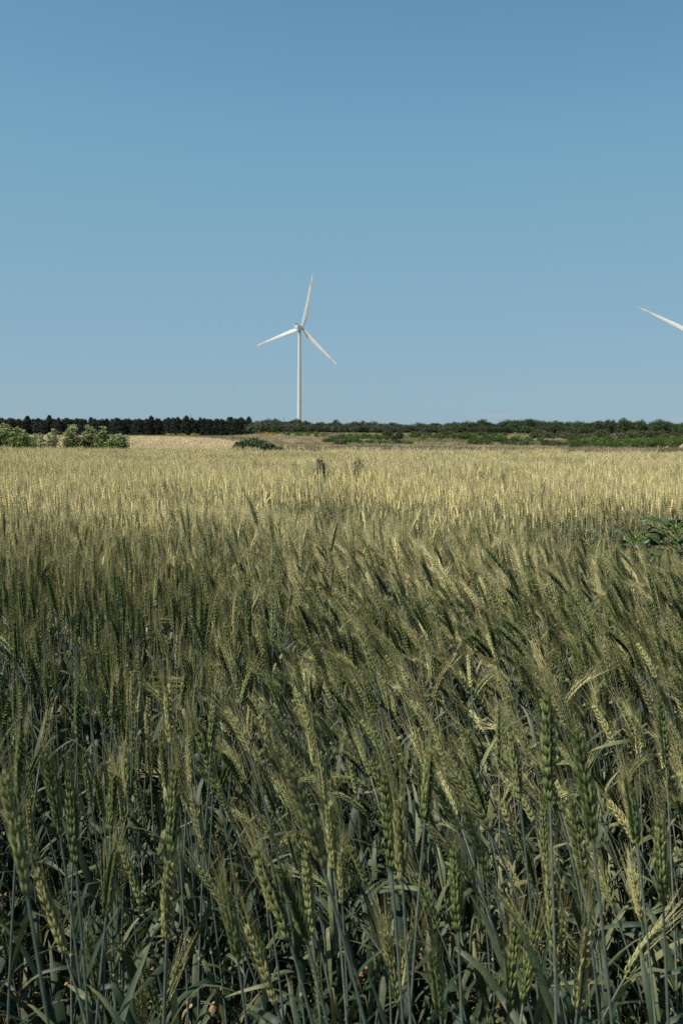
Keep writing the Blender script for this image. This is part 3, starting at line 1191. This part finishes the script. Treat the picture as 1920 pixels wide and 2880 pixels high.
special = (
    (752, 1177, 470, 1.0, 'wide dark tree standing above the wood just past the pine row'),
    (775, 1178, 470, .9, 'dark tree joined to the wide tree just past the pine row'),
    (782, 1182, 468, .6, 'small round dark tree beside the thin mast'),
    (832, 1178, 465, .95, 'round dark tree in front of the wind turbine tower foot'),
    (858, 1183, 465, .5, 'small dark tree beside the turbine tower foot'),
    (944, 1180, 465, .55, 'small pointed tree rising over the even middle wood'),
    (1018, 1184, 465, .5, 'second small tree rising over the even middle wood'),
    (1482, 1178, 440, .8, 'rounded dark tree rising under the small cloud'),
    (1525, 1182, 440, .7, 'lower dark tree beside the one under the small cloud'),
    (1620, 1185, 430, .9, 'broad dark tree rising left of a domed greener tree'),
    (1677, 1184, 430, .9, 'domed greener tree in the broken skyline'),
    (1705, 1180, 428, .6, 'pointed dark tree, first of a close pair on the skyline'),
    (1720, 1182, 428, .5, 'pointed dark tree, second of a close pair on the skyline'),
    (1749, 1176, 426, .85, 'tallest round-headed dark tree on the skyline'),
    (1800, 1181, 428, .65, 'narrow dark tree alone on the skyline past the tallest one'),
    (1846, 1179, 424, .85, 'broad peaked dark tree near the end of the skyline'),
    (1870, 1190, 424, .6, 'low dark tree leaning on the broad peaked tree'),
    (1918, 1187, 424, .8, 'dark tree cut by the edge of the picture'),
)
for (u, top, y, wf, lab) in special:
    tree_to(OAK[rt.randrange(6)], u, top - 1.5, y, 6.9, 'broadleaf_tree', lab, 'tree', 'trees of the dark wood', wf * 1.15)
tree_to(OAK[1], 1088, 1204, 300, 7.1, 'broadleaf_tree', 'dark round tree standing out in front of the middle wood', 'tree', 'trees of the dark wood', 1.15)
tree_to(OAK[2], 1122, 1212, 296, 7.1, 'broadleaf_tree', 'dark round tree beside and lower than the one in front of the wood', 'tree', 'trees of the dark wood', 1.1)
tree_to(OAK[4], 1105, 1222, 270, 7.1, 'broadleaf_tree', 'small dark tree at the foot of the two round trees', 'tree', 'trees of the dark wood', .9)

# shrubs: (u0, u1, top range, distance, count, kind list)
shrub_rows = (
    (768, 900, 1213, 1220, 380, 11, SHR, 'bright green shrub', 'in the strip under the grey wood'),
    (800, 1090, 1217, 1226, 330, 15, SHR, 'bright green shrub', 'in the strip below the middle wood'),
    (905, 1010, 1226, 1238, 255, 9, SHR, 'green shrub', 'on the slope nearer the wheat'),
    (955, 1110, 1220, 1228, 290, 10, SHR, 'bright green shrub', 'in the patch before the round trees'),
    (1000, 1160, 1236, 1242, 230, 8, DSHR, 'dull olive shrub', 'at the foot of the round trees'),
    (1150, 1330, 1217, 1228, 310, 13, SHR, 'green shrub', 'past the round trees'),
    (1150, 1420, 1212, 1222, 350, 16, DSHR, 'olive shrub', 'against the wood past the round trees'),
    (1320, 1520, 1222, 1234, 270, 11, SHR, 'bright green shrub', 'in the clearing between the woods'),
    (1300, 1600, 1236, 1243, 215, 10, DSHR, 'low olive shrub', 'on the brown slope of the clearing'),
    (1480, 1960, 1208, 1222, 330, 24, DSHR, 'dull green shrub', 'in the upper belt under the tall wood'),
    (1590, 1960, 1226, 1236, 215, 18, SHR, 'bright green shrub', 'in the long belt above the brown verge'),
    (1600, 1960, 1234, 1242, 190, 14, SHR, 'bright green shrub', 'in the lower edge of the long belt'),
)
for (u0, u1, t0, t1, y, n, kd, lab, where) in shrub_rows:
    for i in range(n):
        u = u0 + (u1 - u0) * (i + .5 + rt.uniform(-.3, .3)) / n
        tree_to(kd[rt.randrange(len(kd))], u, rt.uniform(t0, t1), y + rt.uniform(-9, 9), 2.25 if kd is SHR else 1.85,
                'shrub', '%s, %s from the left %s' % (lab, ordinal(i), where), 'shrub', 'shrubs on the slope', rt.uniform(.9, 1.25))


def bush(name, u, top, y, w, h0, key, lumps, per, s, label, cat, group=None, seed=1):
    x = at_px(u, y)
    hor = 1212 + (u - 960) * .00628
    ztop = CAM_Z + (hor - top) / F_PX * y
    h = max(.3, ztop - ground_z(x, y))
    o = empty(name, (x, y, ground_z(x, y)))
    link('foliage', crown_lumps(seed, key, w, h, .0, lumps, per, s).mesh('foliage'), o)
    link('stems', trunk_geo(seed + 1, h * .6, .03, 8, w * .3).mesh('stems', True), o)
    return tag(o, label, cat, group)


bush('blossom_bush', 744, 1216, 372, 5.0, 2, 'broom', 40, 24, .2, 'yellow flowering bush by the gap at the end of the pine row', 'bush', seed=21)
bush('blossom_bush', 757, 1218, 368, 4.0, 2, 'broom', 30, 22, .2, 'smaller yellow flowering bush beside the first one', 'bush', seed=23)
for i_, (u_, lab_) in enumerate(((478, 'first of three low yellow bushes before the pines'), (512, 'middle one of three low yellow bushes before the pines'), (548, 'last of three low yellow bushes, nearest the gap in the trees'))):
    bush('blossom_bush', u_, 1219.5, 395, 4.5, 1.2, 'broom', 24, 24, .16, lab_, 'bush', 'low yellow bushes before the pines', seed=121 + i_ * 2)
bush('grey_bush', 957, 1234, 200, 3.2, 2, 'grey_leaf', 50, 24, .14, 'grey-brown rounded bush at the wheat edge amid green shrubs', 'bush', seed=25)
bush('grey_bush', 935, 1217, 300, 3.6, 2, 'pink_bloom', 50, 24, .14, 'brownish grey bush half hidden in the shrubs', 'bush', seed=27)
bush('grey_bush', 1721, 1216, 300, 2.2, 2, 'pink_bloom', 30, 24, .14, 'pale pinkish bush among dark trees', 'bush', seed=29)
bush('grey_bush', 1238, 1217, 300, 2.6, 2, 'grey_leaf', 30, 24, .14, 'pale grey-green bush below the wood', 'bush', seed=31)

# the low dark bush at the crop's far edge, with its tail of runners
bx_ = at_px(712, 35.0)
o = empty('dark_bush', (bx_, 35.0, 0))
b = crown_lumps(61, 'dark_bush', 1.75, 1.22, .0, 260, 90, .035)
b.merge(crown_lumps(64, 'dark_bush', .8, .98, .0, 40, 80, .035), Matrix.Translation((.72, 0, 0)))
link('foliage', b.mesh('foliage'), o)
link('stems', trunk_geo(65, .5, .02, 14, .5).mesh('stems', True), o)
tag(o, 'low wide dark green bush on the far edge of the wheat', 'bush')


# ------------------------------------------------------------------ flowering umbel plants at the far edge
def umbel_head(seed, r, key='umbel'):
    rc = random.Random(seed)
    b = MB()
    for i in range(16):
        a = rc.uniform(0, 6.28); q = r * math.sqrt(rc.random())
        c = Vector((math.cos(a) * q, math.sin(a) * q, r * .35 - q * q / r * .35))
        b.tube([Vector((0, 0, -r * .5)), c], [.002, .002], 3, 'hogweed')
        for _ in range(5):
            leafquad(b, c + Vector((rc.gauss(0, .1), rc.gauss(0, .1), rc.gauss(0, .05))) * r, r * .17, rc, key, 2.0)
    return b


UMB = [umbel_head(1500 + i, .10).mesh('umbel_head') for i in range(4)]
BRN = [umbel_head(1520 + i, .06, 'brown_seed').mesh('brown_head') for i in range(2)]


def umbel_plant(u, top, y, w, nstem, leafy, label, seed, heads=UMB, hname='umbel', name='flowering_umbel_plant', fkey='hogweed'):
    rc = random.Random(seed)
    x = at_px(u, y)
    hor = 1212 + (u - 960) * .00628
    h = CAM_Z + (hor - top) / F_PX * y
    o = empty(name, (x, y, ground_z(x, y)))
    st = MB(); fo = MB()
    hd = []
    for i in range(nstem):
        a = rc.uniform(0, 6.28); q = w * .5 * math.sqrt(rc.random())
        hh = h * (1 - .30 * (q / (w * .5)) ** 2) * rc.uniform(.84, 1)
        tip = Vector((math.cos(a) * q, math.sin(a) * q, hh))
        b0 = Vector((tip.x * .25, tip.y * .25, -.03))
        md_ = (b0 + tip) / 2 + Vector((tip.x * .12, tip.y * .12, 0))
        st.tube([b0, md_, tip], [.010, .007, .004], 5, fkey if fkey != 'hogweed' else 'hogweed')
        hd.append(tip)
        for _ in range(int(leafy * 1.5)):
            t = rc.uniform(.25, .95)
            c = b0.lerp(tip, t) + Vector((rc.gauss(0, .09), rc.gauss(0, .09), rc.gauss(0, .05)))
            for _ in range(7):
                leafquad(fo, c + Vector((rc.gauss(0, .06), rc.gauss(0, .06), rc.gauss(0, .05))), .033, rc, fkey)
    link('stems', st.mesh('stems'), o)
    if leafy: link('foliage', fo.mesh('foliage'), o)
    for t in hd:
        link(hname, heads[rc.randrange(len(heads))], o, t, (rc.gauss(0, .25), rc.gauss(0, .25), rc.uniform(0, 6.28)), (rc.uniform(.7, 1.25),) * 3)
    tag(o, label, 'flowering plant' if hname == 'umbel' else 'dead plant', 'tall plants on the far left edge of the wheat')
    return o


for (u, top, y, w, ns, lf, lab, sd) in (
    (12, 1182, 34.5, .75, 34, 26, 'tallest pale green leafy plant cut by the picture edge, few flowers', 71),
    (52, 1200, 34.0, .55, 22, 26, 'darker green leafy plant beside the tallest pale one', 72),
    (78, 1210, 34.8, .35, 12, 8, 'slim white-flowered plant at the end of the leafy group', 73),
    (109, 1209, 36.0, .36, 14, 4, 'small fan of white umbels alone before the pines', 74),
    (150, 1200, 36.0, .30, 11, 9, 'narrow pale green umbel plant standing alone', 75),
    (204, 1192, 34.2, .40, 24, 10, 'tall plant with the densest white umbels, first of the big clump', 76),
    (254, 1196, 34.6, .52, 28, 16, 'broad white-flowered plant in the middle of the big clump', 77),
    (292, 1201, 34.2, .42, 18, 14, 'spreading umbel plant behind the middle of the big clump', 78),
    (328, 1209, 33.8, .50, 20, 26, 'bright green leafy plant at the end of the big clump', 79),
    (352, 1216, 34.2, .28, 9, 5, 'thin pale umbel plant at the outer end of the big clump', 80),
):
    umbel_plant(u, top, y, w * 1.3, int(ns * 1.3), lf, lab, sd)
for (u, top, y, w, ns, lab, sd) in (
    (145, 1229, 34.0, .32, 16, 'brown dead seedhead plant before the tan field', 91),
    (128, 1234, 34.2, .20, 8, 'short brown dead plant beside the seedhead plant', 92),
    (185, 1232, 34.0, .30, 12, 'grey-brown dry plant leaning on the big flowering clump', 93),
):
    umbel_plant(u, top, y, w, ns, 3, lab, sd, BRN, 'seedhead', 'dead_plant', 'brown_seed')


# ------------------------------------------------------------------ two dark weeds in the wheat
def weed(u, vtop, y, w, label, seed):
    rc = random.Random(seed)
    x = at_px(u, y)
    top = CAM_Z - (vtop - 1212) / F_PX * y
    o = empty('dark_weed', (x, y, 0))
    st = MB(); fo = MB()
    for i in range(26):
        a = rc.uniform(0, 6.28); q = w * math.sqrt(rc.random()) * .5
        h = top * rc.uniform(.78, 1)
        tip = Vector((math.cos(a) * q, math.sin(a) * q, h)); b0 = Vector((tip.x * .2, tip.y * .2, 0))
        st.tube([b0, tip], [.005, .002], 4, 'weed')
        for k_ in range(26):
            t = rc.uniform(.74, 1)
            c = b0.lerp(tip, t) + Vector((rc.gauss(0, w * .16), rc.gauss(0, w * .16), 0))
            d = Vector((rc.gauss(0, 1), rc.gauss(0, 1), rc.uniform(.2, 1.5))).normalized()
            s = d.cross(Vector((0, 0, 1))).normalized() * .006
            L_ = rc.uniform(.03, .06)
            fo.add([tuple(c), tuple(c + d * L_ * .5 + s), tuple(c + d * L_), tuple(c + d * L_ * .5 - s)], [(0, 1, 2, 3)], 'weed')
    link('stems', st.mesh('stems'), o); link('foliage', fo.mesh('foliage'), o)
    tag(o, label, 'weed')


weed(900, 1287, 11.6, .13, 'dark bushy weed sticking out of the wheat below the turbine', 31)
weed(1007, 1283, 12.2, .13, 'second dark weed in the wheat, looser and farther from the turbine', 32)


# ------------------------------------------------------------------ broad-leaved plants at the right edge
def broad_leaf(seed):
    rc = random.Random(seed)
    b = MB()
    n = 8; vs = []; fs = []; ts = []
    for i in range(n + 1):
        t = i / n
        w = .072 * math.sin(math.pi * min(1, t ** .62)) * (1.08 - .35 * t) + .001
        y = -.02 + t * .165
        z = .03 * math.sin(t * 2.2) - .05 * t * t
        rip = .006 * math.sin(i * 2.3 + seed)
        vs += [(-w, y - .018 * (1 - t), z - .012 + rip), (-w * .5, y, z + .006), (0, y, z), (w * .5, y, z + .007), (w, y - .018 * (1 - t), z - .010 - rip)]
    for i in range(n):
        for k_ in range(4):
            a = i * 5 + k_
            fs.append((a, a + 1, a + 6, a + 5))
    b.add(vs, fs, 'broadleaf')
    b.tube([Vector((0, -.02, 0)), Vector((0, .06, .008)), Vector((0, .14, -.012))], [.0018, .0014, .0006], 4, 'hogweed')
    return b


BL = [broad_leaf(i + 1).mesh('broad_leaf', True) for i in range(4)]


def broad_plant(x, y, h, n, w, label, seed):
    rc = random.Random(seed)
    o = empty('broad_leaved_plant', (x, y, 0))
    st = MB()
    st.tube([Vector((0, 0, 0)), Vector((.01, 0, h * .5)), Vector((0, .01, h * .92))], [.010, .008, .005], 7, 'hogweed')
    lv = []
    for i in range(n):
        a = i * 2.4 + rc.uniform(-.3, .3); t = .45 + .5 * (i + .5) / n
        pb = Vector((0, 0, h * t)); q = w * rc.uniform(.45, 1) * (1.15 - .6 * t)
        pe = pb + Vector((math.cos(a) * q, math.sin(a) * q, q * rc.uniform(.2, .6)))
        st.tube([pb, (pb + pe) / 2 + Vector((0, 0, .02)), pe], [.004, .003, .0022], 5, 'hogweed')
        lv.append((pe, a))
    link('stems', st.mesh('plant_stems', True), o)
    for (pe, a) in lv:
        link('leaf', BL[rc.randrange(4)], o, pe, (R(rc.uniform(-25, 10)), R(rc.uniform(-20, 20)), a - math.pi / 2), (rc.uniform(.36, .64),) * 3)
    tag(o, label, 'broad-leaved plant', 'broad-leaved plants in the track')


broad_plant(1.86, 5.55, .97, 80, .26, 'tallest dark green broad-leaved plant at the picture edge in the wheat gap', 41)
broad_plant(1.62, 5.5, .91, 56, .22, 'broad-leaved plant leaning out beside the tallest one', 42)
broad_plant(1.38, 5.55, .86, 28, .22, 'lower paler broad-leaved plant in the wheat gap', 43)
broad_plant(1.78, 5.2, .82, 26, .20, 'broad-leaved plant low in front of the tallest one', 44)


# ------------------------------------------------------------------ sandy mound, masts, birds
def mound(u, top, y, w, label, seed):
    rc = random.Random(seed)
    x = at_px(u, y); hor = 1212 + (u - 960) * .00628
    h = CAM_Z + (hor - top) / F_PX * y - ground_z(x, y)
    b = MB(); n, m_ = 20, 10
    vs = [(0, 0, h)]; fs = []
    for j in range(1, m_ + 1):
        t = j / m_
        for i in range(n):
            a = 2 * math.pi * i / n
            rr_ = w * t * (1 + .18 * math.sin(a * 3 + seed) + rc.uniform(-.07, .07))
            vs.append((math.cos(a) * rr_, math.sin(a) * rr_ * .7, h * (1 - t ** 1.6) * (1 + rc.uniform(-.12, .12)) - .05 * t))
    for i in range(n): fs.append((0, 1 + i, 1 + (i + 1) % n))
    for j in range(m_ - 1):
        for i in range(n):
            a = 1 + j * n + i; c = 1 + j * n + (i + 1) % n
            fs.append((a, a + n, c + n, c))
    b.add(vs, fs, 'sand')
    o = link('sand_mound', b.mesh('sand_mound', True), None, (x, y, ground_z(x, y)))
    tag(o, label, 'mound of earth')


mound(1918, 1249, 150, 1.6, 'pale sandy mound of earth in front of the green shrubs at the picture edge', 3)
mound(1872, 1255, 150, .9, 'smaller pale heap of earth beside the sandy mound', 5)


def mast(u, top, y, label):
    x = at_px(u, y); hor = 1212 + (u - 960) * .00628
    h = CAM_Z + (hor - top) / F_PX * y - ground_z(x, y)
    b = MB()
    c = [(-.35, -.3), (.35, -.3), (0, .4)]
    for (a, q) in c:
        b.tube([Vector((a, q, 0)), Vector((a * .35, q * .35, h))], [.07, .05], 5, 'steel')
    for i in range(int(h)):
        f0 = 1 - .65 * i / h; f1 = 1 - .65 * (i + 1) / h
        for k_ in range(3):
            p, q = c[k_], c[(k_ + 1) % 3]
            b.tube([Vector((p[0] * f0, p[1] * f0, i)), Vector((q[0] * f1, q[1] * f1, i + 1))], [.03, .03], 3, 'steel')
    o = link('mast', b.mesh('mast'), None, (x, y, ground_z(x, y)))
    tag(o, label, 'mast')


mast(538, 1165, 560, 'thin lattice mast rising behind the dark pines')
mast(797, 1174, 480, 'thin lattice mast beside the small round tree past the pines')


def bird(u, v, y, span, label, rz):
    d = ray(u, v); p = Vector((0, 0, CAM_Z)) + d * y
    o = empty('bird', p, rz)
    b = MB()
    b.tube([Vector((0, -.12, 0)), Vector((0, -.05, .01)), Vector((0, .04, .01)), Vector((0, .09, 0)), Vector((0, .13, 0))], [.012, .035, .032, .02, .004], 6, 'bird')
    link('body', b.mesh('bird_body', True), o)
    for s in (-1, 1):
        w = MB()
        w.add([(0, .05, .01), (0, -.04, .01), (s * span * .25, .07, .07), (s * span * .25, -.03, .06), (s * span * .5, -.02, .03),
               (0, .05, .018), (0, -.04, .016), (s * span * .25, .07, .078), (s * span * .25, -.03, .066), (s * span * .5, -.02, .034)],
              [(0, 1, 3, 2), (2, 3, 4), (5, 7, 8, 6), (7, 9, 8)], 'bird')
        link('wing', w.mesh('wing'), o)
    tag(o, label, 'bird')


bird(621, 906, 210, .42, 'tiny dark bird in the sky beyond the lower left blade tip', .6)
bird(660, 1097, 190, .42, 'tiny dark bird in the sky above the pine row', 2.1)


# ------------------------------------------------------------------ wind turbines
def blade_geo(L):
    """along +z from the hub; chord in x, thickness in y; bands of red near the tip"""
    secs = []
    n = 34
    for i in range(n + 1):
        t = i / n
        if t < .22:
            k_ = sstep(.03, .20, t)
            chord = 1.9 + (4.0 - 1.9) * k_; thick = 1.9 + (.95 - 1.9) * k_
        else:
            q = (t - .22) / .78
            chord = 4.0 * (1 - q) ** .85 * .92 + .32; thick = chord * (.24 - .10 * q)
        tw = R(18) * (1 - t) ** 2.2 + R(2)
        secs.append((t * L, chord, thick, tw, -.6 * t * t * 1.5))
    b = MB()
    sd = 14
    prof = []
    for k_ in range(sd):
        a = 2 * math.pi * k_ / sd
        prof.append((math.cos(a), math.sin(a)))
    vs = []
    for (z, c, th, tw, pre) in secs:
        rnd = 1 - min(1, max(0, (z / L - .03) / .15))
        for (pc, ps) in prof:
            x = pc * c * .5; y = ps * th * .5 * (1 if rnd > .95 else (1 - (1 - rnd) * .45 * (pc * .5 + .5)))
            x -= (1 - rnd) * c * .22 * -1
            vs.append((x * math.cos(tw) - y * math.sin(tw), x * math.sin(tw) + y * math.cos(tw) + pre, z))
    fw = []; fr = []
    for i in range(n):
        t = (i + .5) / n
        red = t > .945 or .755 < t < .85
        for k_ in range(sd):
            k2 = (k_ + 1) % sd
            (fr if red else fw).append((i * sd + k_, i * sd + k2, (i + 1) * sd + k2, (i + 1) * sd + k_))
    fr.append(tuple(n * sd + k_ for k_ in range(sd)))
    b.add(vs, fw, 'white'); o_ = b.mi('red')
    for f in fr: b.f.append(f); b.m.append(o_)
    return b


def box_bevel(b, cx, cy, cz, sx, sy, sz, c, key, taper=1.0):
    """box with chamfered long edges along y; front end (y+) tapers"""
    vs = []; fs = []
    ring = [(-1, -1 + c), (-1, 1 - c), (-1 + c, 1), (1 - c, 1), (1, 1 - c), (1, -1 + c), (1 - c, -1), (-1 + c, -1)]
    for (yy, k_) in ((-1, .94), (-.96, 1), (.6, 1), (1, taper)):
        for (px, pz) in ring:
            vs.append((cx + px * sx * .5 * k_, cy + yy * sy * .5, cz + pz * sz * .5 * k_))
    for i in range(3):
        for k_ in range(8):
            k2 = (k_ + 1) % 8
            fs.append((i * 8 + k_, i * 8 + k2, (i + 1) * 8 + k2, (i + 1) * 8 + k_))
    fs.append(tuple(range(8))[::-1]); fs.append(tuple(24 + k_ for k_ in range(8)))
    b.add(vs, fs, key)


def turbine(hub_u, hub_v, dist, L, angles, yaw, label):
    """yaw: how far the rotor's far-facing axis is turned towards +x"""
    Hb = Vector((0, 0, CAM_Z)) + ray(hub_u, hub_v) * (dist / abs(ray(hub_u, hub_v).y))
    axis = Vector((math.sin(yaw), math.cos(yaw), 0))          # from nacelle to hub, away from the camera
    overhang = 5.2
    tx, ty = Hb.x - axis.x * overhang, Hb.y - axis.y * overhang
    gz = ground_z(tx, ty)
    root = empty('wind_turbine', (tx, ty, gz))
    H = Hb.z - gz
    t = MB()
    n = 16
    pts_ = [Vector((0, 0, H * i / n - (2.3 if i == n else 0))) for i in range(n + 1)]
    t.tube(pts_, [2.05 - .75 * i / n for i in range(n + 1)], 40, 'white', 0, True)
    link('tower', t.mesh('tower', True), root)
    fd = MB(); fd.tube([Vector((0, 0, -1)), Vector((0, 0, .3)), Vector((0, 0, .35))], [5, 5, 4.6], 32, 'stone', 0, True)
    link('foundation', fd.mesh('foundation'), root)
    nb = MB()
    box_bevel(nb, 0, -2.2, .2, 3.7, 11.0, 3.9, .16, 'white', .72)
    nac = link('nacelle', nb.mesh('nacelle'), root, (0, 0, H), (0, 0, -yaw))
    for s in (-.85, .85):
        c = MB()
        c.tube([Vector((s, -6.8, 2.15)), Vector((s, -6.8, 3.1)), Vector((s, -6.8, 3.25))], [.22, .22, .1], 8, 'dark', 0, True)
        box_bevel(c, s, -6.8, 3.0, 1.15, .9, .8, .2, 'dark')
        link('beacon', c.mesh('beacon'), nac)
    hb = MB()
    hb.tube([Vector((0, y_, 0)) for y_ in (-1.9, -1.6, -.4, .8, 1.6, 2.1, 2.3)], [1.3, 1.75, 1.85, 1.7, 1.2, .6, .1], 28, 'white', 0, True)
    hub = link('hub', hb.mesh('hub', True), root, (axis.x * overhang, axis.y * overhang, H), (0, 0, -yaw))
    bm = blade_geo(L).mesh('blade', True)
    for a in angles:
        # angle in the rotor's plane, from straight up, turning clockwise as seen from the camera
        link('blade', bm, hub, None, (0, R(a), 0))
    return tag(root, label, 'wind turbine', 'wind turbines')


turbine(849, 924, 940, 51.3, (12.5, 133.5, 252.5), R(23), 'whole white wind turbine with red-banded blades rising behind the trees')
turbine(1947, 942, 850, 51.3, (299, 59, 179), R(23), 'white wind turbine beyond the picture edge, only one red-banded blade showing')
